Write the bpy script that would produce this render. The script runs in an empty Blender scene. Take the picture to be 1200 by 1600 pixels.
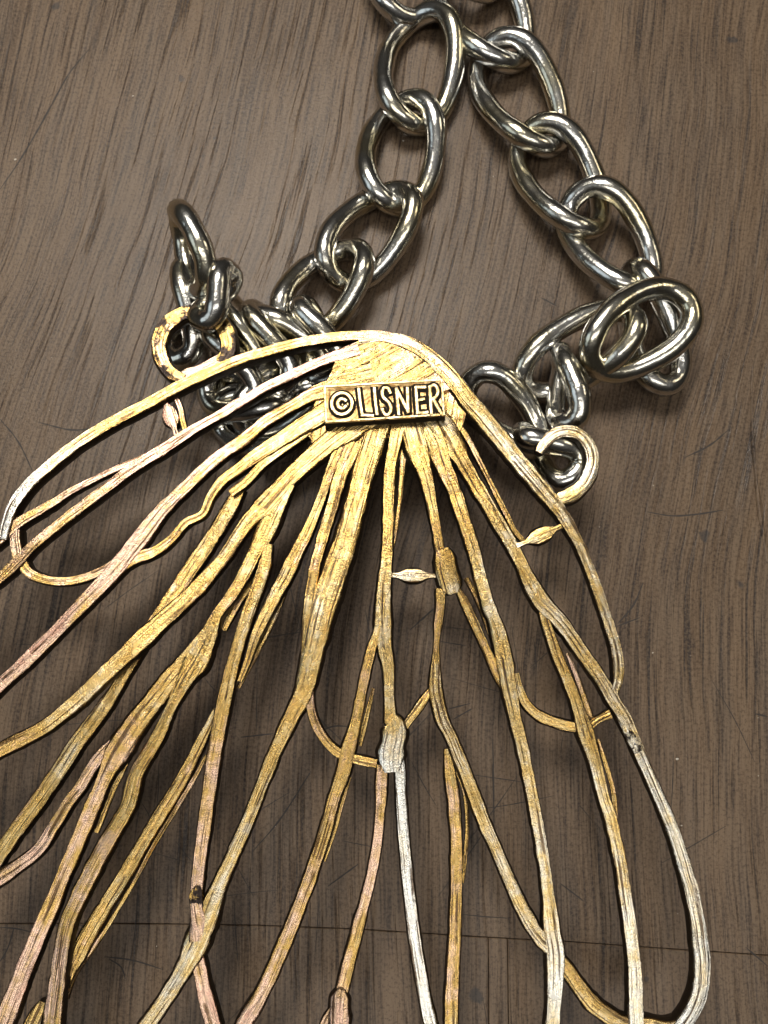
import bpy, bmesh, math, random
from mathutils import Vector, Matrix
import numpy as np

random.seed(7)
rng = np.random.RandomState(11)
sc = bpy.context.scene
COL = sc.collection
sc.unit_settings.system = 'METRIC'
sc.unit_settings.scale_length = 0.01          # 1 unit = 1 cm

# ------------------------------------------------------------------ camera
TILT = math.radians(10.0)
DIST = 9.3
FPX = 1333.0                                  # focal length in photo pixels (1200 x 1600)
CAM = Vector((0, -DIST * math.sin(TILT), DIST * math.cos(TILT)))
cd = bpy.data.cameras.new("camera")
cam = bpy.data.objects.new("camera", cd)
COL.objects.link(cam)
cam.location = CAM
cam.rotation_euler = (TILT, 0, 0)
cd.sensor_width = 36.0
cd.sensor_fit = 'AUTO'
cd.lens = 36.0 * FPX / 1600.0
cd.clip_start = 0.05
cd.clip_end = 1000
cd.dof.use_dof = True
cd.dof.focus_distance = 8.55
cd.dof.aperture_fstop = 0.6
sc.camera = cam

# ------------------------------------------------------------------ world and lamps (a room indoors)
w = bpy.data.worlds.new("World")
sc.world = w
w.use_nodes = True
nt = w.node_tree
bg = nt.nodes['Background']
tc = nt.nodes.new('ShaderNodeTexCoord')
sep = nt.nodes.new('ShaderNodeSeparateXYZ')
nt.links.new(tc.outputs['Generated'], sep.inputs[0])
rmp = nt.nodes.new('ShaderNodeValToRGB')
rmp.color_ramp.interpolation = 'EASE'
nt.links.new(sep.outputs['Z'], rmp.inputs[0])
e = rmp.color_ramp.elements
e[0].position = 0.45
e[0].color = (0.05, 0.046, 0.04, 1)
e[1].position = 1.0
e[1].color = (0.24, 0.235, 0.23, 1)
nt.links.new(rmp.outputs[0], bg.inputs['Color'])
bg.inputs['Strength'].default_value = 0.6


def area(name, direction, dist, sx, sy, power, color):
    ld = bpy.data.lights.new(name, 'AREA')
    ld.shape = 'RECTANGLE'
    ld.size, ld.size_y = sx, sy
    ld.energy = power
    ld.color = color
    o = bpy.data.objects.new(name, ld)
    COL.objects.link(o)
    d = Vector(direction).normalized()
    o.location = d * dist
    o.rotation_euler = (-d).to_track_quat('-Z', 'Y').to_euler()
    return o


area("ceiling_lamp", (-0.16, 0.50, 1.0), 40, 17, 12, 15500, (1.0, 0.95, 0.87))
area("window_light", (-1.0, -0.15, 0.75), 140, 70, 60, 17000, (0.80, 0.92, 1.0))
area("wall_lamp", (0.75, 0.30, 0.70), 140, 30, 20, 12000, (1.0, 0.86, 0.62))
area("rib_fill_light", (0.04, -0.36, 1.0), 160, 130, 36, 72000, (1.0, 0.97, 0.92))  # added fill, no known source: puts highlights on the lower ribs

sc.view_settings.view_transform = 'Standard'
sc.view_settings.look = 'None'
sc.view_settings.gamma = 1.0
sc.view_settings.exposure = -0.15
sc.cycles.max_bounces = 8
sc.cycles.glossy_bounces = 6


# ------------------------------------------------------------------ helpers
ca, sa = math.cos(TILT), math.sin(TILT)


def P(u, v, z):
    """world point at height z that the photograph shows at pixel (u, v)"""
    x = (u - 600.0) / FPX
    y = (800.0 - v) / FPX
    d = Vector((x, y * ca + sa, y * sa - ca))
    t = (z - CAM.z) / d.z
    return CAM + d * t


def kpx(u, v, z):
    """centimetres per photo pixel there"""
    return (P(u, v, z) - CAM).length / FPX * 0.985


def empty(name, loc, label=None, cat=None, group=None):
    o = bpy.data.objects.new(name, None)
    COL.objects.link(o)
    o.location = loc
    o.empty_display_size = 0.3
    if label: o['label'] = label
    if cat: o['category'] = cat
    if group: o['group'] = group
    return o


def mesh_obj(name, verts, faces, mats, parent=None, uvs=None, tone=None, smooth=True, mat_idx=None, origin=None, sharp=None, tarnish_and_shade=None):
    """verts in world space; the object's origin is moved to `origin`"""
    verts = np.asarray(verts, dtype=float)
    if origin is None:
        origin = Vector(verts.mean(axis=0))
    org = np.array(origin)
    me = bpy.data.meshes.new(name)
    me.from_pydata((verts - org).tolist(), [], faces)
    for m in (mats if isinstance(mats, (list, tuple)) else [mats]):
        me.materials.append(m)
    if uvs is not None:
        uvl = me.uv_layers.new(name="UVMap")
        li = np.empty(len(me.loops), dtype=np.int32)
        me.loops.foreach_get('vertex_index', li)
        uvl.data.foreach_set('uv', np.asarray(uvs, dtype=np.float32)[li].ravel())
    if tone is not None:
        a = me.attributes.new('tone', 'FLOAT', 'POINT')
        a.data.foreach_set('value', np.asarray(tone, dtype=np.float32))
    if tarnish_and_shade is not None:
        a = me.attributes.new('tarnish_and_shade', 'FLOAT', 'POINT')
        a.data.foreach_set('value', np.asarray(tarnish_and_shade, dtype=np.float32))
    me.polygons.foreach_set('use_smooth', [smooth] * len(me.polygons))
    if mat_idx is not None:
        me.polygons.foreach_set('material_index', mat_idx)
    if sharp:
        me.set_sharp_from_angle(angle=sharp)
    me.update()
    o = bpy.data.objects.new(name, me)
    COL.objects.link(o)
    o.location = origin
    if parent is not None:
        o.parent = parent
        base, q = Vector((0, 0, 0)), parent
        while q is not None:
            base += q.location
            q = q.parent
        o.location = Vector(origin) - base
    return o


def catmull(pts, step):
    """resample a list of tuples by a centripetal-like spline, roughly every `step` pixels"""
    p = [np.array(q, dtype=float) for q in pts]
    if len(p) == 2:
        p = [p[0], p[0] * 0.5 + p[1] * 0.5, p[1]]
    out = []
    n = len(p)
    for i in range(n - 1):
        p1, p2 = p[i], p[i + 1]
        L = np.hypot(*(p2 - p1)[:2])
        p0 = p[i - 1] if i else p1 * 2 - p2
        p3 = p[i + 2] if i + 2 < n else p2 * 2 - p1
        L0 = max(np.hypot(*(p1 - p0)[:2]), 1e-3)
        L3 = max(np.hypot(*(p3 - p2)[:2]), 1e-3)
        m1 = ((p2 - p1) / L * L0 + (p1 - p0) / L0 * L) / (L + L0) * L
        m2 = ((p3 - p2) / L3 * L + (p2 - p1) / L * L3) / (L + L3) * L
        k = max(1, int(round(L / step)))
        for j in range(k):
            t = j / k
            h00 = 2 * t**3 - 3 * t**2 + 1
            h10 = t**3 - 2 * t**2 + t
            h01 = -2 * t**3 + 3 * t**2
            h11 = t**3 - t**2
            out.append(h00 * p1 + h10 * m1 + h01 * p2 + h11 * m2)
    out.append(p[-1])
    return np.array(out)


def smooth_noise(n, period):
    k = max(2, int(n / period) + 2)
    a = rng.uniform(-1, 1, k)
    x = np.linspace(0, k - 1.001, n)
    i = x.astype(int)
    f = x - i
    f = f * f * (3 - 2 * f)
    return a[i] * (1 - f) + a[i + 1] * f


# ------------------------------------------------------------------ materials
class NT:
    def __init__(self, name):
        self.m = bpy.data.materials.new(name)
        self.m.use_nodes = True
        self.t = self.m.node_tree
        self.b = self.t.nodes['Principled BSDF']

    def n(self, kind, **kw):
        nd = self.t.nodes.new(kind)
        for k, v in kw.items():
            setattr(nd, k, v)
        return nd

    def val(self, sock, v):
        if hasattr(v, 'is_linked') or isinstance(v, bpy.types.NodeSocket):
            self.t.links.new(v, sock)
        else:
            sock.default_value = v

    def math(self, op, a, b=None, c=None, clamp=False):
        nd = self.n('ShaderNodeMath', operation=op)
        nd.use_clamp = clamp
        self.val(nd.inputs[0], a)
        if b is not None: self.val(nd.inputs[1], b)
        if c is not None: self.val(nd.inputs[2], c)
        return nd.outputs[0]

    def mix(self, f, a, b, blend='MIX'):
        nd = self.n('ShaderNodeMix', data_type='RGBA', blend_type=blend)
        self.val(nd.inputs[0], f)
        self.val(nd.inputs[6], a)
        self.val(nd.inputs[7], b)
        return nd.outputs[2]

    def noise(self, vec, scale, detail=3, rough=0.55, dist=0.0, out=0):
        nd = self.n('ShaderNodeTexNoise')
        self.t.links.new(vec, nd.inputs['Vector'])
        nd.inputs['Scale'].default_value = scale
        nd.inputs['Detail'].default_value = detail
        nd.inputs['Roughness'].default_value = rough
        nd.inputs['Distortion'].default_value = dist
        return nd.outputs[out]

    def mapping(self, vec, scale=(1, 1, 1), rot=(0, 0, 0), loc=(0, 0, 0)):
        nd = self.n('ShaderNodeMapping')
        self.t.links.new(vec, nd.inputs[0])
        nd.inputs['Location'].default_value = loc
        nd.inputs['Rotation'].default_value = rot
        nd.inputs['Scale'].default_value = scale
        return nd.outputs[0]

    def ss(self, x, lo, hi):
        nd = self.n('ShaderNodeMapRange', interpolation_type='SMOOTHSTEP')
        self.val(nd.inputs[0], x)
        nd.inputs[1].default_value = lo
        nd.inputs[2].default_value = hi
        return nd.outputs[0]

    def bump(self, h, strength, dist, prev=None):
        nd = self.n('ShaderNodeBump')
        nd.inputs['Strength'].default_value = strength
        nd.inputs['Distance'].default_value = dist
        self.t.links.new(h, nd.inputs['Height'])
        if prev is not None:
            self.t.links.new(prev, nd.inputs['Normal'])
        return nd.outputs[0]

    def worldpos(self):
        return self.n('ShaderNodeNewGeometry').outputs['Position']

    def set(self, **kw):
        for k, v in kw.items():
            self.val(self.b.inputs[k.replace('_', ' ')], v)


def rgb(r, g, b):
    return (r, g, b, 1.0)


def make_gilt():
    m = NT("worn_gilt_metal")
    pos = m.worldpos()
    uv = m.n('ShaderNodeUVMap').outputs[0]
    tone = m.n('ShaderNodeAttribute', attribute_name='tone').outputs['Fac']
    blot = m.noise(pos, 1.6, 5, 0.65)
    spot = m.noise(pos, 9.0, 4, 0.6)
    t = m.math('ADD', tone, m.math('MULTIPLY', m.math('SUBTRACT', blot, 0.5), 1.7))
    t = m.math('ADD', t, m.math('MULTIPLY', m.math('SUBTRACT', spot, 0.5), 0.9))
    t = m.math('ADD', t, m.math('MULTIPLY', m.math('SUBTRACT', m.noise(m.mapping(uv, (0.7, 15, 1), loc=(2, 5, 0)), 1.0, 3, 0.6), 0.5), 1.1))
    rp = m.n('ShaderNodeValToRGB')
    m.t.links.new(m.math('MULTIPLY', t, 0.5), rp.inputs[0])
    e = rp.color_ramp.elements
    e[0].position, e[0].color = 0.05, rgb(0.52, 0.30, 0.22)
    e[1].position, e[1].color = 1.0, rgb(0.84, 0.82, 0.75)
    for p, c in ((0.24, rgb(0.70, 0.48, 0.35)), (0.46, rgb(0.56, 0.355, 0.105)), (0.62, rgb(0.68, 0.49, 0.21)), (0.8, rgb(0.80, 0.70, 0.52))):
        x = e.new(p)
        x.color = c
    # drawn file marks along each rib
    st1 = m.noise(m.mapping(uv, (0.8, 36, 1)), 1.0, 3, 0.6, 0.12)
    st2 = m.noise(m.mapping(uv, (2.0, 58, 1), (0, 0, 0.03), (4, 9, 0)), 1.0, 3, 0.6, 0.1)
    pit = m.noise(pos, 30.0, 4, 0.7)
    area_ = m.noise(pos, 3.2, 3, 0.6)
    l1 = m.math('MULTIPLY', m.math('SUBTRACT', 1.0, m.ss(st1, 0.41, 0.445)), m.ss(area_, 0.38, 0.50))
    l2 = m.math('MULTIPLY', m.math('SUBTRACT', 1.0, m.ss(st2, 0.35, 0.40)), 0.8)
    dark = m.math('MAXIMUM', l1, l2)
    dark = m.math('MAXIMUM', dark, m.math('SUBTRACT', 1.0, m.ss(pit, 0.27, 0.33)))
    col = m.mix(m.math('MULTIPLY', dark, 0.88), rp.outputs[0], rgb(0.10, 0.055, 0.025))
    tar = m.n('ShaderNodeAttribute', attribute_name='tarnish_and_shade').outputs['Fac']
    tn = m.ss(m.math('ADD', m.noise(pos, 5.0, 4, 0.65), m.math('SUBTRACT', tar, 0.5)), 0.22, 0.30)
    col = m.mix(tn, col, rgb(0.035, 0.026, 0.022))
    rough = m.math('ADD', 0.17, m.math('MULTIPLY', spot, 0.18))
    hgt = m.math('ADD', m.math('MULTIPLY', st1, 0.7), m.math('MULTIPLY', st2, 0.3))
    b = m.bump(hgt, 0.8, 0.016)
    b = m.bump(m.math('ADD', spot, m.math('MULTIPLY', pit, 0.15)), 0.2, 0.025, b)
    b = m.bump(m.noise(pos, 75.0, 3, 0.6), 0.35, 0.008, b)
    m.set(Base_Color=col, Metallic=1.0, Roughness=rough, Normal=b)
    return m.m


def make_polished(name, c1, c2):
    m = NT(name)
    pos = m.worldpos()
    a = m.noise(pos, 10, 4, 0.6)
    f = m.noise(pos, 40, 3, 0.6)
    c = m.mix(m.ss(a, 0.35, 0.65), c1, c2)
    c = m.mix(m.math('SUBTRACT', 1.0, m.ss(f, 0.30, 0.38)), c, rgb(0.25, 0.15, 0.07))
    m.set(Base_Color=c, Metallic=1.0, Roughness=0.34, Normal=m.bump(a, 0.35, 0.03))
    return m.m


def make_rib_shade():  # dark rib sides: shade outlining the ribs is put into their colour
    m = NT("rib_side_shade_metal")
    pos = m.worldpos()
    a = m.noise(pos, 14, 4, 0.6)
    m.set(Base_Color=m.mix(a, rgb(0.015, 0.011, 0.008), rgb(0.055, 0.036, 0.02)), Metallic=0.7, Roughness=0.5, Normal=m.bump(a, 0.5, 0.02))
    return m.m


def make_chain(name, dark):
    m = NT(name)
    pos = m.worldpos()
    big = m.noise(pos, 1.5, 3, 0.6)
    mid = m.noise(pos, 5.0, 4, 0.6)
    fine = m.noise(pos, 60.0, 3, 0.6)
    k = 0.5 if dark else 1.0
    c = m.mix(m.ss(big, 0.42, 0.66), rgb(0.60 * k, 0.59 * k, 0.56 * k), rgb(0.60 * k, 0.55 * k, 0.40 * k))
    c = m.mix(m.math('MULTIPLY', m.ss(mid, 0.5, 0.75), 0.6), c, rgb(0.34 * k, 0.31 * k, 0.25 * k))
    c = m.mix(m.math('SUBTRACT', 1.0, m.ss(fine, 0.28, 0.36)), c, rgb(0.12, 0.10, 0.08))
    b = m.bump(mid, 0.22, 0.04)
    m.set(Base_Color=c, Metallic=1.0, Roughness=m.math('ADD', 0.13, m.math('MULTIPLY', mid, 0.16)), Normal=b)
    return m.m


STAINS = [(283, 125, 8), (88, 10, 8), (1100, 836, 11), (1157, 914, 9), (1143, 63, 9), (335, 216, 4), (742, 1556, 13), (1010, 1530, 5)]


def make_wood():
    m = NT("scuffed_brown_wood")
    pos = m.worldpos()
    wob = m.noise(m.mapping(pos, (0.5, 0.25, 1)), 1.0, 2, 0.5, 0.0, 1)
    # grain leans to the right at the top of the table and runs straight lower down
    sepn = m.n('ShaderNodeSeparateXYZ')
    m.t.links.new(pos, sepn.inputs[0])
    x, y = sepn.outputs[0], sepn.outputs[1]
    lean = m.math('MULTIPLY', m.ss(y, -4.0, 4.0), 0.17)
    gx = m.math('SUBTRACT', x, m.math('MULTIPLY', m.math('ADD', y, 4.0), lean))
    wsep = m.n('ShaderNodeSeparateColor')
    m.t.links.new(wob, wsep.inputs[0])
    gx = m.math('ADD', gx, m.math('MULTIPLY', wsep.outputs[0], 0.35))
    cb = m.n('ShaderNodeCombineXYZ')
    m.val(cb.inputs[0], gx)
    m.val(cb.inputs[1], y)
    g = cb.outputs[0]
    broad = m.noise(m.mapping(g, (0.9, 0.12, 1)), 1.0, 4, 0.6)
    mid = m.noise(m.mapping(g, (5.0, 0.35, 1)), 1.0, 4, 0.65)
    pore = m.noise(m.mapping(g, (17.0, 0.40, 1)), 1.0, 4, 0.6, 0.05)
    fibre = m.noise(m.mapping(g, (36.0, 1.1, 1), loc=(3, 7, 0)), 1.0, 4, 0.65)
    fine = m.noise(pos, 30.0, 4, 0.75)
    patch = m.noise(m.mapping(g, (1.3, 0.4, 1), loc=(9, 2, 0)), 1.0, 3, 0.6)
    c = m.mix(m.ss(broad, 0.3, 0.7), rgb(0.058, 0.034, 0.019), rgb(0.140, 0.091, 0.054))
    c = m.mix(m.math('MULTIPLY', m.ss(mid, 0.40, 0.68), 0.75), c, rgb(0.076, 0.057, 0.044))
    c = m.mix(m.math('MULTIPLY', m.ss(fibre, 0.42, 0.62), 0.55), c, rgb(0.195, 0.138, 0.089))
    c = m.mix(m.math('MULTIPLY', m.math('SUBTRACT', 1.0, m.ss(fibre, 0.36, 0.47)), 0.8), c, rgb(0.040, 0.028, 0.022))
    pm = m.math('MULTIPLY', m.math('SUBTRACT', 1.0, m.ss(pore, 0.36, 0.44)), m.ss(patch, 0.30, 0.50))
    c = m.mix(m.math('MULTIPLY', pm, 0.85), c, rgb(0.022, 0.018, 0.018))
    c = m.mix(m.math('MULTIPLY', m.ss(fine, 0.42, 0.62), 0.42), c, rgb(0.185, 0.133, 0.089))
    c = m.mix(m.math('MULTIPLY', m.math('SUBTRACT', 1.0, m.ss(fine, 0.36, 0.48)), 0.5), c, rgb(0.036, 0.025, 0.018))
    # ink stains of their own shape
    nz = m.noise(pos, 7.0, 3, 0.6)
    for (u, v, r) in STAINS:
        p = P(u, v, 0)
        vd = m.n('ShaderNodeVectorMath', operation='DISTANCE')
        m.t.links.new(pos, vd.inputs[0])
        vd.inputs[1].default_value = p
        rr = r * 0.7 * kpx(u, v, 0)
        dd = m.math('ADD', vd.outputs['Value'], m.math('MULTIPLY', m.math('SUBTRACT', nz, 0.5), rr * 3.2))
        c = m.mix(m.math('MULTIPLY', m.math('SUBTRACT', 1.0, m.ss(dd, rr * 0.6, rr * 1.2)), 0.6), c, rgb(0.025, 0.028, 0.033))
    hgt = m.math('SUBTRACT', m.math('MULTIPLY', fine, 0.35), m.math('MULTIPLY', pm, 0.7))
    b = m.bump(hgt, 0.5, 0.02)
    rough = m.math('ADD', 0.27, m.math('MULTIPLY', fine, 0.2))
    m.set(Base_Color=c, Roughness=rough, Normal=b)
    m.b.inputs['Specular IOR Level'].default_value = 0.26
    return m.m


M_GILT = make_gilt()
M_RIB_SHADE = make_rib_shade()
M_POL = make_polished("rubbed_gilt_metal", rgb(0.62, 0.42, 0.17), rgb(0.72, 0.58, 0.36))
M_PLATE = make_polished("bronzed_plate_metal", rgb(0.30, 0.17, 0.06), rgb(0.46, 0.31, 0.14))
M_CHAIN = make_chain("silver_chain_metal", False)
M_WOOD = make_wood()
mg = NT("black_grime_and_shade")
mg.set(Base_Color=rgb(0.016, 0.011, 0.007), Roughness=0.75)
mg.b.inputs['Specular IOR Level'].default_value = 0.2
M_GRIME_SHADE = mg.m  # dark ground round the letters; also painted shade on the plate's sides
mj = NT("dark_joint")
mj.set(Base_Color=rgb(0.02, 0.016, 0.014), Roughness=0.8)
M_JOINT = mj.m

# ------------------------------------------------------------------ table top: boards with recessed joints
table = empty("table_top", (0, 0, 0))
table['label'] = "scuffed brown wooden table top with dark grain, scratches and thin joints"
table['kind'] = "structure"

SEAM = [(-700, 1452), (0, 1443), (200, 1443), (400, 1446), (560, 1452), (700, 1461), (800, 1467), (880, 1471), (1020, 1481), (1200, 1493), (1900, 1540)]


def board(poly_px, name="board"):
    """board outline in photo pixels on the table plane; shrunk joints, small chamfer, 2 cm thick"""
    top = [P(u, v, 0) for u, v in poly_px]
    n = len(top)
    c = sum(top, Vector()) / n
    verts, faces = [], []
    ch = 0.006

    def inset(i, d):
        a, b, cc = top[i - 1], top[i], top[(i + 1) % n]
        e1, e2 = (b - a).normalized(), (cc - b).normalized()
        n1 = Vector((e1.y, -e1.x, 0))
        n2 = Vector((e2.y, -e2.x, 0))
        nn = (n1 + n2)
        nn = nn / max(nn.dot(n1), 0.2)
        return b + nn * d
    r0 = [inset(i, ch * 1.6) for i in range(n)]
    r1 = [inset(i, ch * 0.6) for i in range(n)]
    verts += [(p.x, p.y, 0) for p in r0]
    verts += [(p.x, p.y, -ch) for p in r1]
    verts += [(p.x, p.y, -0.35) for p in r1]
    faces.append(list(range(n))[::-1])
    for k in (0, n):
        for i in range(n):
            j = (i + 1) % n
            faces.append([k + i, k + j, k + n + j, k + n + i])
    return mesh_obj(name, verts, faces, M_WOOD, table, smooth=False)


def seam_range(a, b):
    f = lambda u: float(np.interp(u, [s[0] for s in SEAM], [s[1] for s in SEAM]))
    xs = [a] + [s[0] for s in SEAM if a < s[0] < b] + [b]
    return [(x, f(x)) for x in xs]


# order: clockwise in the picture
s_all = seam_range(-700, 1900)
board([(-700, -900), (1900, -900)] + s_all[::-1])
sl = seam_range(-700, 763)
board(sl + [(768, 2300), (-700, 2300)])
sm = seam_range(763, 793)
board(sm + [(803, 2300), (768, 2300)])
sr = seam_range(793, 1900)
board(sr + [(1900, 2300), (803, 2300)])
v0 = [P(-690, -890, -0.3), P(1890, -890, -0.3), P(1890, 2290, -0.3), P(-690, 2290, -0.3)]
mesh_obj("joint_filler", [tuple(p) for p in v0], [[3, 2, 1, 0]], M_JOINT, table, smooth=False)


# ------------------------------------------------------------------ pendant
def zp(u, v, level):
    """height of the pendant's back there; its edges curl up a little, its lower end (out of frame) droops to the table"""
    z = 0.84 + 0.10 * ((u - 620) / 480.0) ** 2
    if v > 1700:
        z -= 0.5 * min(1.0, ((v - 1700) / 350.0)) ** 1.5
    return z - level


pendant = empty("pendant", P(600, 1000, 0.0), "openwork gold metal pendant lying face down with branching ribs and a stamped maker's plate", "pendant")
NRIB = [0]


def rib(name, level, pts, tone=(1.0, 1.0), depth=0.21, roll=None, round_top=0.04, tarnish_and_shade=0.0, flare=0.62, mat=None, parent=None, wob=1.0, zoff=None):
    """a cast rib: pts = (u, v, width px); grooved flat back, rounded front below"""
    NRIB[0] += 1
    jit = 0.0025 * ((NRIB[0] * 7) % 13) / 13.0
    s = catmull(pts, 3.0)
    n = len(s)
    s[:, 0] += smooth_noise(n, 9) * 0.5 * wob
    s[:, 1] += smooth_noise(n, 9) * 0.5 * wob
    wpx = s[:, 2] * (1 + 0.06 * wob * smooth_noise(n, 6) + 0.035 * wob * smooth_noise(n, 2))
    roll = rng.uniform(-0.10, 0.10) if roll is None else roll
    cx = np.array([-0.5, -0.44, -0.30, -0.15, 0.0, 0.15, 0.30, 0.44, 0.5])
    nt_ = len(cx)
    # long grooves that wander across the rib's back
    grooves = np.stack([smooth_noise(n, 60) * 0.8 + smooth_noise(n, 16) * 0.3 for _ in cx], axis=1) * 0.0035
    bumps = smooth_noise(n, 14) * 0.0025 + smooth_noise(n, 50) * 0.012
    cen = np.array([P(a, b, zp(a, b, level) + (zoff or 0)) for a, b in s[:, :2]])
    d = np.gradient(cen, axis=0)
    d[:, 2] = 0
    d /= np.linalg.norm(d, axis=1)[:, None]
    side = np.stack([d[:, 1], -d[:, 0], np.zeros(n)], axis=1)
    kk = np.array([kpx(a, b, 0.7) for a, b in s[:, :2]])
    wc = wpx * kk * (0.93 if flare > 0.5 else 1.0)
    verts, uvs, tones, tars = [], [], [], []
    arc = np.concatenate([[0], np.cumsum(np.linalg.norm(np.diff(cen, axis=0), axis=1))])
    off = NRIB[0] * 3.7
    ring = nt_ + 4
    tn = np.linspace(tone[0], tone[1], n)
    for i in range(n):
        for j, c in enumerate(cx):
            edge = -0.012 if abs(c) > 0.49 else (-0.001 if abs(c) > 0.4 else 0.0)
            z = edge + grooves[i, j] * (0.4 if abs(c) > 0.4 else 1.0) + bumps[i] + c * wc[i] * math.tan(roll) + jit - round_top * wc[i] * (c * c) * 0.45
            p = cen[i] + side[i] * (c * wc[i])
            verts.append((p[0], p[1], p[2] + z))
            uvs.append((arc[i] + off, c * wc[i] + off))
        dp = min(depth, depth * wc[i] / 0.10) if wc[i] < 0.10 else depth
        for c, zz in ((flare, -dp * 0.35), (0.4, -dp * 0.9), (-0.4, -dp * 0.9), (-flare, -dp * 0.35)):
            p = cen[i] + side[i] * (c * wc[i])
            verts.append((p[0], p[1], p[2] + zz))
            uvs.append((arc[i] + off, c * wc[i] + 0.3 + off))
        tones += [tn[i]] * ring
        tars += [max(tarnish_and_shade, 0.25)] + [tarnish_and_shade] * (nt_ - 2) + [max(tarnish_and_shade, 0.25)] + [tarnish_and_shade] * 4  # edges darkened to paint a shade outline; the rest is true tarnish
    faces, mi = [], []
    for i in range(n - 1):
        for j in range(ring):
            k = (j + 1) % ring
            faces.append([i * ring + j, i * ring + k, (i + 1) * ring + k, (i + 1) * ring + j])
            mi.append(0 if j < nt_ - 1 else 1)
    faces.append(list(range(ring))[::-1])
    faces.append([(n - 1) * ring + j for j in range(ring)])
    mi += [1, 1]
    o = mesh_obj(name, verts, faces, [mat or M_GILT, M_RIB_SHADE], parent or pendant, uvs, tones, tarnish_and_shade=tars, smooth=True, mat_idx=mi, sharp=math.radians(38))
    return o


U, Lw = 0.0, 0.10                      # upper and lower layer
C0, G, S = 0.35, 1.0, 1.75             # coppery, golden, silvery

# rim over the top left
rib("rim", U, [(640, 540, 22), (605, 526, 20), (560, 524, 17), (500, 529, 17), (430, 545, 17), (380, 560, 17), (330, 580, 18), (280, 603, 19), (230, 630, 19), (180, 656, 18), (127, 688, 18), (77, 727, 18), (40, 762, 17), (18, 793, 17), (10, 818, 15), (4, 842, 14)], (0.45, 1.75))
rib("rib", U, [(560, 545, 26), (517, 559, 20), (457, 584, 17), (420, 602, 17), (382, 624, 17), (345, 646, 16), (295, 675, 17), (267, 693, 20), (207, 731, 18), (160, 766, 17), (100, 812, 17), (46, 856, 17), (27, 876, 20), (0, 901, 16), (-60, 950, 16), (-130, 1010, 14)], (0.25, 0.9))
rib("rib", 0.02, [(268, 692, 8), (240, 706, 10), (160, 742, 10), (110, 768, 12), (65, 795, 15), (25, 818, 18), (0, 840, 18), (-50, 885, 16), (-110, 950, 14)], (0.5, 0.4))
rib("cross_bar", 0.024, [(22, 828, 18), (24, 850, 17), (30, 878, 20)], (0.4, 0.8))
rib("cross_bar", 0.015, [(30, 876, 18), (44, 895, 16), (62, 903, 14), (92, 908, 14), (130, 903, 14), (158, 892, 12), (176, 880, 9)], (1.0, 0.9))
# second long rib on the left
rib("rib", U, [(585, 590, 60), (530, 604, 42), (495, 612, 26), (457, 632, 20), (415, 657, 19), (382, 684, 20), (337, 717, 20), (290, 760, 20), (250, 800, 24), (215, 845, 30), (180, 889, 28), (140, 932, 25), (83, 990, 22), (33, 1040, 21), (0, 1070, 21), (-60, 1130, 20), (-140, 1210, 16)], (0.9, 0.3))
rib("rib", 0.012, [(560, 620, 50), (500, 648, 36), (455, 676, 27), (405, 708, 25), (372, 732, 20), (347, 750, 17), (330, 772, 15), (315, 803, 14), (292, 815, 14), (267, 843, 14), (240, 862, 18), (208, 874, 20), (182, 893, 12)], (1.1, 0.9))
rib("rib", 0.03, [(480, 672, 20), (440, 703, 15), (405, 731, 14), (385, 752, 14), (360, 770, 14)], (1.1, 1.0))
# lower yellow strap behind it
rib("rib", Lw, [(375, 762, 22), (358, 795, 26), (330, 840, 26), (300, 885, 27), (262, 942, 24), (232, 985, 22), (214, 1020, 20), (187, 1065, 20), (165, 1100, 24), (117, 1165, 25), (67, 1240, 24), (27, 1295, 24), (-10, 1350, 22), (-60, 1420, 18)], (1.05, 1.0))
# fourth
rib("rib", U, [(585, 640, 56), (545, 668, 46), (498, 704, 34), (460, 738, 30), (430, 770, 32), (408, 794, 32), (388, 814, 24), (370, 838, 23), (348, 872, 22), (320, 905, 24), (290, 936, 26), (253, 970, 28), (217, 1003, 30), (167, 1050, 26), (117, 1098, 24), (67, 1137, 22), (0, 1172, 21), (-60, 1205, 20), (-130, 1245, 16)], (1.15, 0.9))
rib("rib", 0.01, [(452, 756, 20), (430, 795, 32), (416, 828, 34), (402, 855, 26), (385, 890, 22), (362, 930, 20), (338, 962, 18), (325, 995, 30), (307, 1030, 42), (290, 1060, 30), (273, 1093, 20), (247, 1150, 22), (213, 1210, 24), (197, 1264, 24), (170, 1310, 24), (143, 1360, 25), (122, 1402, 24), (105, 1440, 23), (95, 1483, 23), (88, 1533, 24), (80, 1600, 26), (76, 1680, 24), (84, 1790, 20)], (1.1, 0.5))
rib("rib", 0.018, [(328, 975, 8), (305, 1008, 18), (283, 1040, 28), (260, 1068, 32), (235, 1100, 32), (205, 1140, 36), (182, 1176, 38), (165, 1210, 24), (150, 1245, 23), (133, 1285, 23), (110, 1340, 22), (83, 1407, 22), (57, 1467, 23), (34, 1523, 25), (12, 1580, 26), (-20, 1660, 22), (-50, 1760, 18)], (1.0, 0.35))
rib("rib", 0.03, [(250, 1080, 8), (225, 1112, 12), (190, 1150, 16), (158, 1180, 20), (143, 1200, 18), (128, 1225, 18), (110, 1250, 18), (84, 1290, 18), (62, 1325, 18), (33, 1350, 19), (0, 1372, 20), (-50, 1410, 18), (-110, 1470, 14)], (0.7, 0.4))
rib("rib", Lw + 0.04, [(264, 1080, 5), (248, 1106, 7), (222, 1145, 8), (192, 1200, 9), (172, 1245, 9), (150, 1300, 9)], (1.0, 1.0), depth=0.08)
rib("rib", Lw, [(412, 872, 12), (393, 905, 16), (366, 950, 14), (350, 985, 8)], (1.0, 1.0))
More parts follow.
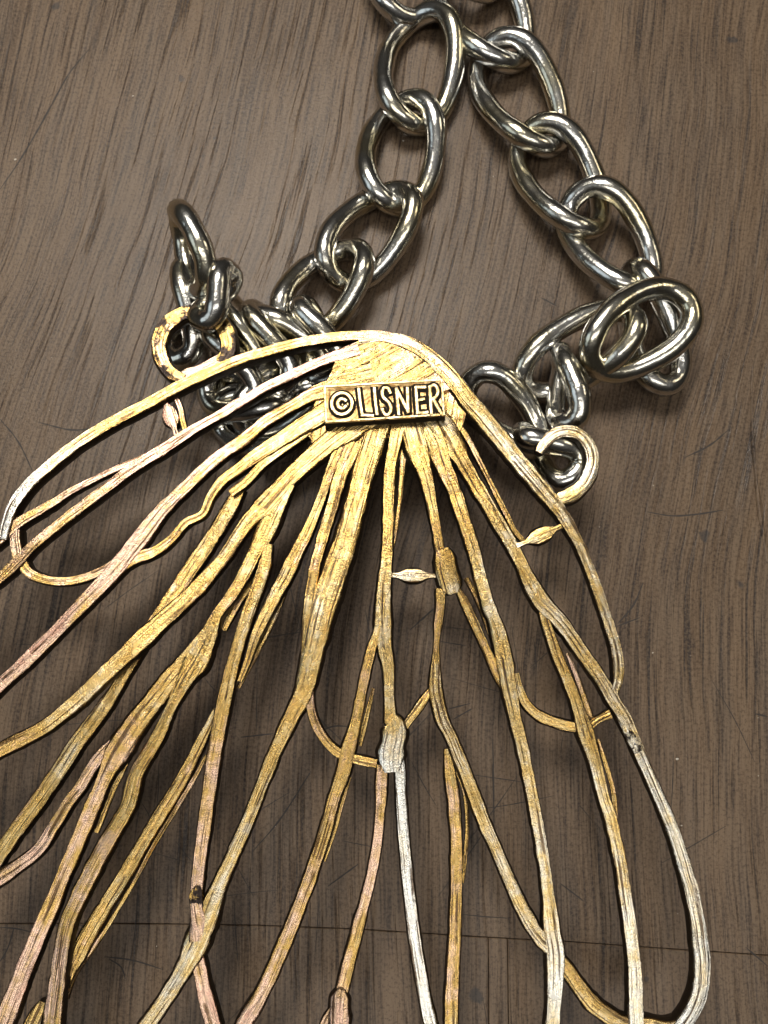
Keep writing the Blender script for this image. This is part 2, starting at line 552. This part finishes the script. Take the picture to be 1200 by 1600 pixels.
# sixth: long one that joins the crossing at the bottom
rib("rib", U, [(420, 850, 14), (414, 880, 20), (402, 920, 21), (385, 965, 22), (371, 1010, 22), (355, 1073, 23), (343, 1133, 23), (333, 1190, 22), (324, 1250, 22), (316, 1310, 21), (309, 1370, 20), (306, 1410, 18), (310, 1440, 24), (313, 1470, 34)], (1.1, 0.6))
rib("solder_spot", -0.004, [(309, 1384, 8), (307, 1394, 17), (306, 1405, 19), (308, 1418, 17), (309, 1428, 8)], (1, 1), depth=0.05, tarnish_and_shade=0.30, flare=0.45)
rib("solder_spot", -0.004, [(970, 1126, 7), (979, 1140, 13), (988, 1156, 18), (998, 1175, 14)], (1.8, 1.8), depth=0.05, tarnish_and_shade=0.30, flare=0.45)
rib("rib", Lw, [(338, 1108, 8), (318, 1150, 16), (296, 1195, 20), (262, 1253, 20), (230, 1305, 20), (204, 1350, 20), (180, 1390, 20), (150, 1438, 22), (125, 1485, 24), (108, 1525, 12), (104, 1545, 6)], (1.05, 1.1))
rib("rib", Lw + 0.03, [(322, 1180, 4), (300, 1222, 7), (272, 1268, 7), (238, 1325, 6), (205, 1385, 6), (172, 1440, 6), (140, 1490, 7), (112, 1530, 8), (104, 1560, 7)], (0.9, 0.9), depth=0.08)
rib("rib", Lw + 0.02, [(66, 1565, 8), (55, 1590, 20), (40, 1625, 24), (10, 1690, 20)], (1.0, 1.0))
# strap from the plate to the left of centre
rib("rib", U, [(594, 650, 42), (580, 700, 38), (565, 750, 36), (552, 800, 37), (538, 850, 40), (521, 900, 46), (504, 950, 46), (492, 1000, 39), (483, 1045, 34), (472, 1085, 30), (455, 1120, 26), (438, 1155, 23), (417, 1205, 21), (390, 1275, 21), (364, 1335, 21), (340, 1390, 23), (324, 1430, 32), (306, 1475, 36), (284, 1520, 24), (258, 1562, 22), (230, 1603, 22), (190, 1670, 22), (150, 1750, 18)], (1.1, 1.35))
rib("rib", 0.012, [(554, 690, 30), (533, 740, 24), (519, 790, 20), (504, 840, 19), (492, 885, 18), (484, 930, 17), (478, 980, 14), (474, 1030, 10)], (1.0, 1.0))
rib("rib", 0.02, [(536, 690, 22), (514, 740, 15), (499, 785, 16), (480, 830, 20), (462, 866, 24), (443, 905, 24), (422, 945, 22), (403, 985, 18), (388, 1028, 12), (374, 1065, 8)], (1.05, 1.0))
rib("rib", Lw, [(455, 905, 6), (438, 945, 7), (415, 995, 7), (394, 1035, 7), (372, 1075, 6)], (1.0, 1.0), depth=0.08)
rib("cross_bar", 0.02, [(484, 1070, 14), (484, 1092, 15), (488, 1116, 15), (498, 1142, 15), (514, 1163, 15), (535, 1180, 15), (562, 1188, 15), (588, 1193, 14)], (0.7, 1.0))
rib("rib", 0.022, [(303, 1468, 14), (306, 1484, 16), (312, 1515, 20), (319, 1550, 21), (332, 1600, 22), (352, 1670, 20), (380, 1760, 16)], (0.4, 0.6))
# centre
rib("rib", U, [(624, 655, 26), (617, 690, 22), (611, 720, 20), (607, 770, 19), (606, 820, 19), (604, 867, 20), (600, 920, 25), (598, 965, 28), (600, 1005, 26), (606, 1040, 20), (608, 1090, 18), (610, 1130, 20)], (1.2, 1.15))
rib("rib", Lw, [(632, 680, 12), (629, 720, 10), (626, 770, 8), (620, 820, 7), (610, 870, 7)], (1.0, 1.0))
rib("tab", 0.006, [(606, 1120, 16), (614, 1128, 32), (617, 1145, 38), (613, 1170, 40), (611, 1192, 38), (612, 1206, 24)], (1.1, 2.2), round_top=0.1)
rib("rib", 0.01, [(594, 960, 10), (589, 985, 12), (581, 1012, 15), (573, 1045, 16), (563, 1092, 17), (553, 1138, 18), (543, 1175, 25), (536, 1205, 22), (521, 1250, 20), (509, 1295, 20), (493, 1345, 21), (479, 1387, 20), (463, 1428, 20), (447, 1467, 21), (430, 1507, 21), (410, 1550, 21), (380, 1602, 22), (340, 1680, 20), (300, 1760, 16)], (1.0, 0.55))
rib("rib", Lw, [(583, 1075, 5), (574, 1115, 8), (562, 1165, 8)], (1.0, 1.0), depth=0.08)
rib("rib", Lw, [(546, 1215, 5), (534, 1255, 7), (522, 1300, 7), (506, 1345, 6)], (1.0, 1.0), depth=0.08)
rib("rib", 0.012, [(598, 1196, 20), (596, 1230, 19), (594, 1265, 16), (589, 1317, 15), (580, 1370, 16), (566, 1425, 17), (551, 1482, 18), (541, 1520, 18), (535, 1545, 18), (531, 1565, 16)], (0.9, 0.6))
rib("rib", 0.022, [(621, 1160, 14), (624, 1190, 17), (627, 1250, 18), (632, 1320, 18), (639, 1390, 18), (647, 1460, 18), (656, 1515, 18), (664, 1560, 18), (674, 1605, 19), (690, 1680, 18), (712, 1780, 16)], (2.2, 1.7), wob=0.6)
rib("rib", 0.02, [(531, 1560, 12), (520, 1575, 10), (510, 1592, 10), (500, 1620, 10)], (0.6, 0.6))
# right of centre
rib("rib", U, [(638, 650, 46), (652, 700, 36), (664, 740, 24), (673, 780, 19), (681, 820, 17), (687, 856, 16), (692, 880, 18)], (1.1, 1.1))
rib("rib", 0.012, [(688, 920, 16), (688, 945, 15), (685, 975, 14), (682, 1008, 10), (681, 1028, 12), (680, 1055, 20), (682, 1085, 22), (690, 1120, 22), (705, 1152, 20), (722, 1193, 20), (741, 1244, 21), (760, 1293, 20), (780, 1338, 19), (800, 1384, 19), (821, 1428, 20), (845, 1466, 22), (862, 1482, 22)], (1.1, 1.5))
rib("rib", 0.03, [(676, 1075, 9), (664, 1092, 13), (650, 1112, 14), (637, 1130, 13), (628, 1145, 10)], (1.0, 1.0))
rib("rib", Lw, [(698, 1170, 10), (703, 1210, 18), (710, 1260, 20), (713, 1310, 19), (713, 1370, 19), (712, 1435, 18), (709, 1500, 19), (706, 1560, 20), (705, 1605, 19), (708, 1690, 16)], (1.0, 0.9))
rib("rib", Lw + 0.03, [(714, 1205, 5), (726, 1240, 6), (730, 1275, 6), (728, 1330, 6), (722, 1380, 6)], (1.0, 1.0), depth=0.08)
rib("rib", U, [(662, 650, 50), (680, 690, 40), (697, 735, 28), (710, 765, 24), (723, 805, 23), (738, 850, 22), (752, 905, 21), (765, 950, 22), (778, 985, 24), (788, 1030, 28), (796, 1075, 25), (804, 1115, 21), (816, 1167, 20), (829, 1230, 19), (840, 1290, 19), (850, 1345, 19), (857, 1400, 19), (863, 1450, 24), (868, 1490, 27), (868, 1540, 23), (864, 1600, 21), (862, 1680, 20), (868, 1780, 16)], (1.0, 1.7))
rib("rib", 0.014, [(716, 922, 10), (725, 938, 14), (736, 962, 15), (750, 992, 14), (765, 1025, 14), (778, 1055, 14), (790, 1080, 10)], (1.0, 1.1))
rib("rib", Lw, [(728, 903, 9), (742, 928, 9), (758, 965, 9), (772, 1005, 9), (782, 1035, 8)], (0.8, 0.9), depth=0.08)
rib("rib", U, [(676, 645, 40), (700, 678, 40), (722, 718, 28), (746, 760, 24), (770, 800, 23), (793, 839, 22), (815, 880, 22), (833, 917, 26), (851, 945, 30), (873, 968, 26), (892, 993, 23), (912, 1022, 22), (932, 1050, 22), (955, 1087, 22), (977, 1124, 22), (994, 1160, 20), (1013, 1205, 19), (1040, 1266, 20), (1062, 1327, 21), (1082, 1397, 22), (1094, 1460, 23), (1098, 1515, 24), (1092, 1560, 24), (1074, 1596, 22), (1040, 1630, 20), (1000, 1640, 16)], (1.1, 1.95))
rib("rib", 0.012, [(838, 920, 10), (845, 945, 14), (852, 968, 15), (862, 997, 17), (874, 1030, 19), (890, 1067, 19), (903, 1105, 20), (914, 1140, 26), (927, 1183, 21), (940, 1233, 20), (955, 1283, 20), (967, 1333, 20), (977, 1390, 20), (986, 1450, 20), (992, 1505, 20), (994, 1560, 21), (994, 1608, 22), (996, 1650, 18)], (1.0, 1.7))
rib("rib", Lw, [(886, 1020, 6), (903, 1062, 9), (918, 1105, 9), (926, 1128, 7)], (0.9, 0.9), depth=0.08)
rib("rib", Lw, [(934, 1155, 5), (945, 1190, 7), (957, 1230, 7), (962, 1270, 7), (962, 1310, 6)], (0.9, 0.9), depth=0.08)
rib("rib", 0.05, [(716, 660, 8), (730, 682, 9), (748, 718, 9), (770, 762, 9), (792, 805, 9), (808, 834, 9), (818, 846, 9)], (1.0, 1.0))
rib("cross_bar", 0.03, [(806, 1052, 10), (812, 1078, 14), (824, 1102, 15), (845, 1120, 16), (870, 1130, 16), (898, 1136, 16), (918, 1136, 15), (936, 1124, 12), (955, 1116, 16)], (1.2, 1.0))
# outer right rim
rib("rim", U, [(560, 530, 18), (600, 526, 20), (640, 537, 24), (675, 560, 28), (705, 590, 30), (733, 626, 30), (768, 667, 30), (803, 710, 29), (837, 751, 28), (867, 787, 26), (887, 816, 22), (907, 853, 18), (925, 895, 18), (942, 943, 18), (957, 990, 18), (966, 1030, 19), (967, 1058, 17), (961, 1082, 12)], (1.35, 1.55))
rib("cross_bar", 0.012, [(868, 1488, 16), (884, 1512, 20), (905, 1542, 22), (930, 1572, 23), (960, 1594, 22), (990, 1604, 20), (1015, 1602, 18), (1045, 1608, 18), (1070, 1600, 14)], (0.8, 1.2))


def marquise(u, v, L, W, ang, tone, level=0.01, ends=(9, 9), name="bead"):
    a = math.radians(ang)
    dx, dy = math.cos(a), math.sin(a)
    pts = []
    for t, wv in ((-0.5, ends[0]), (-0.29, ends[0]), (-0.25, W * 0.45), (-0.15, W * 0.86), (0, W), (0.15, W * 0.86), (0.25, W * 0.45), (0.29, ends[1]), (0.5, ends[1])):
        pts.append((u + dx * L * t, v + dy * L * t, wv))
    return rib(name, level, pts, tone, round_top=0.5, wob=0.4)


marquise(645, 899, 86, 24, 0, (1.2, 1.3))
marquise(846, 836, 84, 25, -24, (1.5, 1.2))
marquise(266, 650, 66, 26, 72, (0.2, 0.4), level=0.06)
rib("bead_setting", 0.07, [(274, 618, 6), (282, 640, 9), (285, 660, 9), (292, 680, 7)], (0.4, 1.0))
rib("bead", -0.02, [(690, 858, 22), (694, 868, 32), (698, 890, 36), (704, 912, 36), (706, 921, 30), (708, 928, 16)], (1.1, 1.4), round_top=0.5)
rib("bead", -0.02, [(534, 1546, 10), (532, 1556, 22), (530, 1580, 29), (529, 1605, 29), (528, 1640, 20)], (0.5, 0.5), round_top=0.5)
# hanging loops
rib("hanging_loop", 0.03, [(842, 706, 14), (853, 689, 19), (872, 676, 21), (896, 674, 21), (916, 687, 21), (926, 710, 22), (923, 737, 23), (909, 760, 24), (893, 772, 25), (874, 780, 22)], (1.5, 1.4), round_top=0.45)
rib("hanging_loop", 0.03, [(286, 592, 18), (266, 582, 20), (253, 562, 22), (248, 536, 24), (256, 510, 25), (276, 492, 25), (302, 484, 24), (328, 490, 24), (347, 506, 25), (356, 528, 26), (355, 550, 26), (346, 566, 24)], (0.8, 1.1), round_top=0.5, tarnish_and_shade=0.27)
rib("loop_web", 0.035, [(276, 592, 10), (292, 584, 20), (312, 577, 18), (334, 567, 22), (352, 555, 16)], (0.3, 0.5))


# base of the fan
def slab(name, poly, z_top, thick, mat, parent, tone, uv_ang=0.0, sub=14.0, relief=0.008, level_fn=None):
    """solid sheet inside a photo-pixel outline, gridded so its face can be uneven"""
    bm = bmesh.new()
    vs = [bm.verts.new((u, v, 0)) for u, v in poly]
    f = bm.faces.new(vs)
    bmesh.ops.triangulate(bm, faces=[f])
    for _ in range(4):
        es = [e for e in bm.edges if e.calc_length() > sub]
        if not es: break
        bmesh.ops.subdivide_edges(bm, edges=es, cuts=1, use_grid_fill=False)
        bmesh.ops.triangulate(bm, faces=bm.faces[:])
    bmesh.ops.recalc_face_normals(bm, faces=bm.faces[:])
    tops = {}
    bv = list(bm.verts)
    verts, uvs = [], []
    for i, q in enumerate(bv):
        q.index = i
        u, v = q.co.x, q.co.y
        z = z_top(u, v) + rng.uniform(-1, 1) * relief
        p = P(u, v, z)
        verts.append(tuple(p))
        c, s = math.cos(uv_ang), math.sin(uv_ang)
        x, y = p.x, p.y
        uvs.append((x * c + y * s + 11, -x * s + y * c + 5))
    n = len(verts)
    faces = []
    for f in bm.faces:
        idx = [q.index for q in f.verts]
        a, b, c = [Vector(verts[k]) for k in idx[:3]]
        if (b - a).cross(c - a).z < 0:
            idx = idx[::-1]
        faces.append(idx)
    for q in range(n):
        x, y, z = verts[q]
        verts.append((x, y, z - thick))
        uvs.append(uvs[q])
    nf = len(faces)
    for k in range(nf):
        faces.append([i + n for i in faces[k]][::-1])
    cnt = {}
    for k in range(nf):
        g = faces[k]
        for i in range(len(g)):
            cnt[(g[i], g[(i + 1) % len(g)])] = 1
    for (a, b) in list(cnt):
        if (b, a) not in cnt:
            faces.append([b, a, a + n, b + n])
    bm.free()
    return mesh_obj(name, verts, faces, mat, parent, uvs, [tone] * len(verts), True, sharp=math.radians(45))


FAN = [(500, 612), (520, 600), (600, 596), (690, 585), (725, 612), (730, 640), (722, 668), (706, 690), (690, 694), (676, 684), (660, 690), (648, 680), (636, 674), (622, 690), (606, 684), (590, 700), (575, 712), (556, 700), (538, 716), (520, 700), (505, 692), (490, 696), (478, 672), (484, 648)]
slab("back_plate", FAN, lambda u, v: zp(u, v, 0) - 0.035, 0.12, M_GILT, pendant, 0.95, math.radians(80), 9.0, 0.004)
DOME = [(506, 604), (516, 585), (526, 560), (545, 540), (570, 528), (600, 523), (640, 534), (676, 556), (703, 586), (712, 604), (690, 612), (600, 616)]
slab("back_plate", DOME, lambda u, v: zp(u, v, 0) + 0.008 - 0.0000035 * max(0, 590 - v) ** 2, 0.14, M_GILT, pendant, 0.85, math.radians(32), 9.0, 0.004)

# maker's plate: raised slab with letters standing on a darkened ground
PT = 0.13
TL, TR, BR, BL = (503, 600), (694, 589), (698, 652), (506, 664)


def pq(a, b):
    """photo pixel on the face of the plate, a across, b down (0..1)"""
    t = [TL[i] * (1 - a) + TR[i] * a for i in (0, 1)]
    q = [BL[i] * (1 - a) + BR[i] * a for i in (0, 1)]
    return (t[0] * (1 - b) + q[0] * b, t[1] * (1 - b) + q[1] * b)


def zpl(u, v):
    return zp(u, v, 0) + PT


def build_plate():
    na, nb = 40, 14
    verts, uvs, faces, mi = [], [], [], []
    rings = []
    # gridded face
    for j in range(nb + 1):
        for i in range(na + 1):
            a, b = i / na, j / nb
            u, v = pq(0.012 + 0.976 * a, 0.03 + 0.94 * b)
            ed = min(i, na - i, (nb - j), j)
            z = zpl(u, v) + rng.uniform(-1, 1) * 0.0015 + (0.010 if ed == 1 else 0)
            p = P(u, v, z)
            verts.append(tuple(p))
            uvs.append((p.x + 4, p.y * 0.3 + 9))
    W = na + 1
    for j in range(nb):
        for i in range(na):
            faces.append([j * W + i, (j + 1) * W + i, (j + 1) * W + i + 1, j * W + i + 1])
            mi.append(0)
    bd = [i for i in range(W)] + [j * W + na for j in range(1, nb + 1)] + [nb * W + i for i in range(na - 1, -1, -1)] + [j * W for j in range(nb - 1, 0, -1)]
    c = Vector(np.mean(np.array(verts), axis=0))
    low = []
    for k in bd:
        x, y, z = verts[k]
        d = Vector((x - c.x, y - c.y, 0))
        low.append(len(verts))
        verts.append((x + d.x * 0.02, y + d.y * 0.05, z - PT - 0.03))
        uvs.append(uvs[k])
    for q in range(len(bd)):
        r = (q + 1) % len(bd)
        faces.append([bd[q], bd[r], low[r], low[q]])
        mi.append(1)  # plate sides painted near-black as shade
    return mesh_obj("maker_plate", verts, faces, [M_PLATE, M_GRIME_SHADE], pendant, uvs, [1.05] * len(verts), True, mat_idx=mi, sharp=math.radians(40))


plate = build_plate()
PW = plate


def flat_strip(strokes, width, name, mat, dz, parent, tube=False, height=0.0):
    """strokes in plate coordinates (a, b) -> one mesh of low rounded bars"""
    verts, faces = [], []
    for st in strokes:
        px = [pq(a, b) for a, b in st]
        s = catmull([(x, y) for x, y in px], 2.0) if len(px) > 2 else np.array([np.array(px[0]) * (1 - t) + np.array(px[1]) * t for t in np.linspace(0, 1, 8)])
        n = len(s)
        k = kpx(600, 630, 0.85)
        cen = np.array([P(a, b, zpl(a, b) + dz) for a, b in s])
        d = np.gradient(cen, axis=0)
        d /= np.maximum(np.linalg.norm(d, axis=1)[:, None], 1e-9)
        side = np.stack([d[:, 1], -d[:, 0], np.zeros(n)], axis=1)
        # lengthen the ends a little
        cen[0] -= d[0] * width * k * 0.3
        cen[-1] += d[-1] * width * k * 0.3
        prof = [(-0.5, -0.02), (-0.46, height * 0.75), (-0.30, height), (0.30, height), (0.46, height * 0.75), (0.5, -0.02)]
        base = len(verts)
        R = len(prof)
        for i in range(n):
            ww = width * k * (1 + 0.03 * rng.uniform(-1, 1))
            for c, h in prof:
                p = cen[i] + side[i] * c * ww
                verts.append((p[0], p[1], p[2] + h + 0))
        for i in range(n - 1):
            for j in range(R - 1):
                faces.append([base + i * R + j, base + i * R + j + 1, base + (i + 1) * R + j + 1, base + (i + 1) * R + j])
        faces.append([base + j for j in range(R)][::-1])
        faces.append([base + (n - 1) * R + j for j in range(R)])
    uv = [(v[0], v[1]) for v in verts]
    return mesh_obj(name, verts, faces, mat, parent, uv, [1.7] * len(verts), True, sharp=math.radians(30))


def circ(a, b, ra, rb, t0=0, t1=360, n=16):
    return [(a + ra * math.cos(math.radians(t0 + (t1 - t0) * i / n)), b + rb * math.sin(math.radians(t0 + (t1 - t0) * i / n))) for i in range(n + 1)]


# strokes of the stamped letters (a across the plate, b down)
T_, B_ = 0.17, 0.83
GLYPHS = [
    [circ(0.155, 0.52, 0.083, 0.262, 0, 360, 24), circ(0.157, 0.52, 0.036, 0.115, 40, 320, 12)],
    [[(0.298, 0.19), (0.305, 0.5), (0.316, 0.83)], [(0.316, 0.83), (0.40, 0.86)]],
    [[(0.425, 0.20), (0.428, 0.5), (0.436, 0.83)]],
    [[(0.552, 0.32), (0.535, 0.21), (0.505, 0.20), (0.487, 0.31), (0.497, 0.44), (0.527, 0.53), (0.548, 0.64), (0.545, 0.79), (0.520, 0.87), (0.492, 0.82), (0.482, 0.72)]],
    [[(0.612, 0.86), (0.605, 0.24)], [(0.605, 0.24), (0.690, 0.82)], [(0.690, 0.82), (0.694, 0.24)]],
    [[(0.765, 0.86), (0.763, 0.23)], [(0.763, 0.23), (0.838, 0.24)], [(0.764, 0.55), (0.822, 0.53)], [(0.765, 0.86), (0.842, 0.86)]],
    [[(0.876, 0.88), (0.876, 0.24)], [(0.876, 0.24), (0.915, 0.20), (0.938, 0.30), (0.925, 0.48), (0.880, 0.55)], [(0.900, 0.55), (0.925, 0.72), (0.955, 0.90)]],
]
M_OXF = M_GRIME_SHADE
flat_strip([[(0.022, 0.07), (0.978, 0.07)], [(0.978, 0.07), (0.978, 0.93)], [(0.978, 0.93), (0.022, 0.93)], [(0.022, 0.93), (0.022, 0.07)]], 4.2, "border", M_POL, 0.006, plate, height=0.014)
for gi, g in enumerate(GLYPHS):
    flat_strip(g, 13.5 if gi else 12.5, "letter_ground", M_OXF, 0.0085 + gi * 0.0006, plate, height=0.003)
    flat_strip(g, 5.9 if gi else 6.0, "letter", M_POL, 0.010, plate, height=0.026)

# ------------------------------------------------------------------ chain
chain = empty("necklace_chain", P(700, 350, 0.0), "silvery curb link chain hooked into both pendant loops, its strands lying above the pendant", "chain")
WIRE = 0.242


def link(u, v, z, du, dv, L, W, roll=0.0, pitch=0.0, twist=-1.0, amp=0.122, mat=None, wire=WIRE):
    """one closed wire link: centre pixel and height, long axis as a photo direction, outer length and width in pixels"""
    k = kpx(u, v, z)
    a = Vector((du, -dv, 0)).normalized()
    nrm = Vector((0, 0, 1))
    R = Matrix.Rotation(math.radians(pitch), 3, Vector((0, 0, 1)).cross(a))
    a2 = R @ a
    nrm = R @ nrm
    R = Matrix.Rotation(math.radians(roll), 3, a2)
    nrm = R @ nrm
    b2 = nrm.cross(a2)
    hl, hw = L * k / 2 - wire / 2, W * k / 2 - wire / 2
    c0 = P(u, v, z)
    N, S_ = 72, 14
    cen = []
    for i in range(N):
        t = 2 * math.pi * i / N
        ct, st = math.cos(t), math.sin(t)
        ex = 0.92
        x = hl * math.copysign(abs(ct) ** ex, ct)
        y = hw * math.copysign(abs(st) ** 1.0, st)
        cen.append(c0 + a2 * x + b2 * y + nrm * (twist * amp * math.sin(2 * t)))
    verts, faces = [], []
    for i in range(N):
        d = (cen[(i + 1) % N] - cen[i - 1]).normalized()
        s1 = (nrm - d * nrm.dot(d)).normalized()
        s2 = d.cross(s1)
        r = wire / 2 * (1 + 0.03 * math.sin(i * 0.7 + u))
        for j in range(S_):
            t = 2 * math.pi * j / S_
            verts.append(tuple(cen[i] + (s1 * math.cos(t) + s2 * math.sin(t)) * r))
    for i in range(N):
        for j in range(S_):
            ii, jj = (i + 1) % N, (j + 1) % S_
            faces.append([i * S_ + j, ii * S_ + j, ii * S_ + jj, i * S_ + jj][::-1])
    mz = min(q[2] for q in verts)
    if mz < 0.0:                                   # rest it on the table
        verts = [(x, y, zz - mz + 0.001) for x, y, zz in verts]
    return mesh_obj("chain_link", verts, faces, mat or M_CHAIN, chain)


# strand rising on the left
link(640, -65, 0.22, 0.15, -1, 205, 125)
link(655, 105, 0.24, 0.16, -1, 205, 127)
link(626, 237, 0.25, 0.16, -1, 200, 131)
link(577, 364, 0.28, 0.62, -0.78, 205, 126)
link(505, 452, 0.32, 0.62, -0.78, 200, 122)
# strand on the right
link(705, -90, 0.22, 0.5, 0.86, 205, 125)
link(757, 18, 0.24, 0.40, 0.92, 200, 128)
link(813, 148, 0.26, 0.42, 0.90, 208, 127)
link(877, 279, 0.28, 0.45, 0.89, 208, 127)
link(956, 376, 0.32, 0.52, 0.85, 208, 129)
# heap by the right loop
link(1012, 515, 0.24, 0.22, 0.97, 216, 92, roll=35)
link(903, 548, 0.50, 0.87, -0.48, 222, 120, roll=8, pitch=-17)
link(999, 516, 0.66, 0.86, -0.50, 208, 136, roll=24, amp=0.07)
link(884, 606, 0.50, 0.05, 1, 150, 88, roll=74, pitch=-8, amp=0.06)
link(792, 646, 0.42, 0.70, 0.72, 190, 112, roll=-10)
link(857, 708, 0.56, 0.76, 0.65, 140, 84, roll=60, pitch=-6)
# heap by the left loop
link(299, 391, 0.80, 0.34, 0.94, 156, 122, roll=70, amp=0.03)
link(288, 490, 0.36, -0.10, 1, 178, 90, roll=66)
link(338, 463, 0.86, -0.42, 0.91, 122, 78, roll=70, amp=0.07)
link(418, 545, 0.42, 0.32, 0.95, 165, 95, roll=66)
link(450, 548, 0.30, 0.70, 0.72, 175, 105, roll=40)
link(497, 534, 0.46, 0.35, 0.94, 160, 95, roll=66)
link(385, 612, 0.34, 0.95, 0.30, 160, 115, roll=-20)
link(360, 590, 0.22, 0.40, 0.92, 165, 110, roll=55)
link(440, 625, 0.22, 0.8, -0.6, 175, 115, roll=15)
link(372, 530, 0.30, 0.25, 0.97, 150, 100, roll=70)
link(400, 665, 0.20, 0.9, 0.4, 160, 110)

# raised sliver of veneer by the right edge
sl_pts = [(1176, 570), (1174, 610), (1174, 660), (1177, 710), (1182, 760), (1188, 810), (1195, 850), (1201, 880)]


def sliver():
    verts, faces = [], []
    s = catmull(sl_pts, 5.0)
    n = len(s)
    for i in range(n):
        t = i / (n - 1)
        ww = (0.6 + 2.6 * t + 0.5 * math.sin(t * 20)) * 0.0068
        h = 0.012 + 0.03 * math.sin(math.pi * min(1, t * 1.1))
        p = P(s[i, 0], s[i, 1], 0)
        for c, z in ((-1.4, -0.004), (-0.9, h), (0.4, h * 0.9), (2.2, -0.004)):
            verts.append((p.x + c * ww, p.y, z))
    for i in range(n - 1):
        for j in range(3):
            faces.append([i * 4 + j, (i + 1) * 4 + j, (i + 1) * 4 + j + 1, i * 4 + j + 1])
    mesh_obj("raised_sliver", verts, faces, M_WOOD, table)


sliver()

# scratches worn into the table: thin dirt-filled lines lying in its face
ms = NT("scratch_dirt")
ms.set(Base_Color=rgb(0.034, 0.026, 0.021), Roughness=0.7)
SCR = [[(140, 76), (110, 112), (80, 165), (55, 210), (28, 255), (0, 296)], [(0, 655), (25, 685), (52, 738)], [(60, 660), (120, 672), (150, 668)],
       [(640, 985), (690, 940)], [(700, 1108), (735, 1099)], [(708, 1124), (738, 1107)], [(770, 1150), (772, 1300)], [(1180, 1115), (1200, 1120)],
       [(875, 1380), (912, 1408)], [(500, 1143), (520, 1135), (545, 1135)], [(376, 1152), (430, 1146)], [(486, 1205), (430, 1290), (395, 1330)], [(512, 1385), (560, 1350)],
       [(165, 1495), (205, 1500), (255, 1515)], [(170, 1498), (190, 1512), (196, 1530)], [(0, 1449), (25, 1451), (48, 1456)], [(22, 1450), (8, 1490), (0, 1502)],
       [(1012, 800), (1050, 806), (1085, 804), (1130, 797)], [(1070, 715), (1110, 695), (1140, 670)], [(965, 975), (990, 945), (1005, 910)], [(960, 980), (1000, 965)], [(845, 465), (870, 478)], [(1165, 1480), (1200, 1510)]]
rs = random.Random(5)
for _ in range(55):
    u, v = rs.gauss(480, 330), rs.gauss(1180, 240)
    if not (-80 < u < 1280 and 560 < v < 1700): continue
    a = rs.choice([rs.uniform(-0.2, 0.3), rs.uniform(0.8, 1.1), rs.uniform(-1.0, -0.5), math.pi / 2 + rs.uniform(-0.25, 0.2), math.pi / 2 + rs.uniform(-0.25, 0.2)])
    L = rs.uniform(16, 75)
    b_ = rs.uniform(-0.05, 0.05)
    SCR.append([(u - math.cos(a) * L, v - math.sin(a) * L), (u + math.sin(a) * L * b_, v - math.cos(a) * L * b_), (u + math.cos(a) * L, v + math.sin(a) * L)])
verts, faces = [], []
for q, pl in enumerate(SCR):
    st = catmull([(float(a), float(b)) for a, b in pl], 6.0)
    n = len(st)
    w0 = rs.uniform(0.45, 0.9) if q >= 23 else 1.3
    base = len(verts)
    for i in range(n):
        d = st[min(i + 1, n - 1)] - st[max(i - 1, 0)]
        d = d / max(np.hypot(*d), 1e-6)
        h = w0 * math.sin(math.pi * (0.04 + 0.92 * i / (n - 1))) ** 0.5 * (1 + 0.3 * rs.uniform(-1, 1))
        for sg in (-1, 1):
            verts.append(tuple(P(st[i][0] - d[1] * h * sg, st[i][1] + d[0] * h * sg, 0.0012 + q * 0.00001)))
    for i in range(n - 1):
        faces.append([base + 2 * i, base + 2 * i + 2, base + 2 * i + 3, base + 2 * i + 1])
so = mesh_obj("scratches", verts, faces, ms.m, table)
so['kind'] = "stuff"

# pale dust specks lying on the table
md = NT("pale_dust")
md.set(Base_Color=rgb(0.55, 0.50, 0.42), Roughness=0.9)
verts, faces = [], []
spots = [(24, 249, 2.2), (267, 322, 2.4), (1058, 1186, 2.6), (208, 150, 1.6), (1065, 1290, 1.6), (1020, 1020, 1.4), (740, 905, 1.4), (630, 220, 2.0), (1082, 512, 1.8)]
for _ in range(60):
    spots.append((rs.uniform(-60, 1260), rs.uniform(-60, 1660), rs.uniform(0.35, 0.9)))
for u, v, r in spots:
    c = P(u, v, 0)
    r *= 0.0068
    b = len(verts)
    a0 = rs.uniform(0, 6.3)
    el = rs.uniform(0.4, 1.0)
    for i in range(6):
        t = i * math.pi / 3
        x, y = math.cos(t) * r * rs.uniform(0.7, 1.2), math.sin(t) * r * el
        verts.append((c.x + x * math.cos(a0) - y * math.sin(a0), c.y + x * math.sin(a0) + y * math.cos(a0), 0.0005))
    verts.append((c.x, c.y, 0.0005 + r * 0.6))
    for i in range(6):
        faces.append([b + i, b + (i + 1) % 6, b + 6])
do = mesh_obj("dust", verts, faces, md.m, table)
do['kind'] = "stuff"
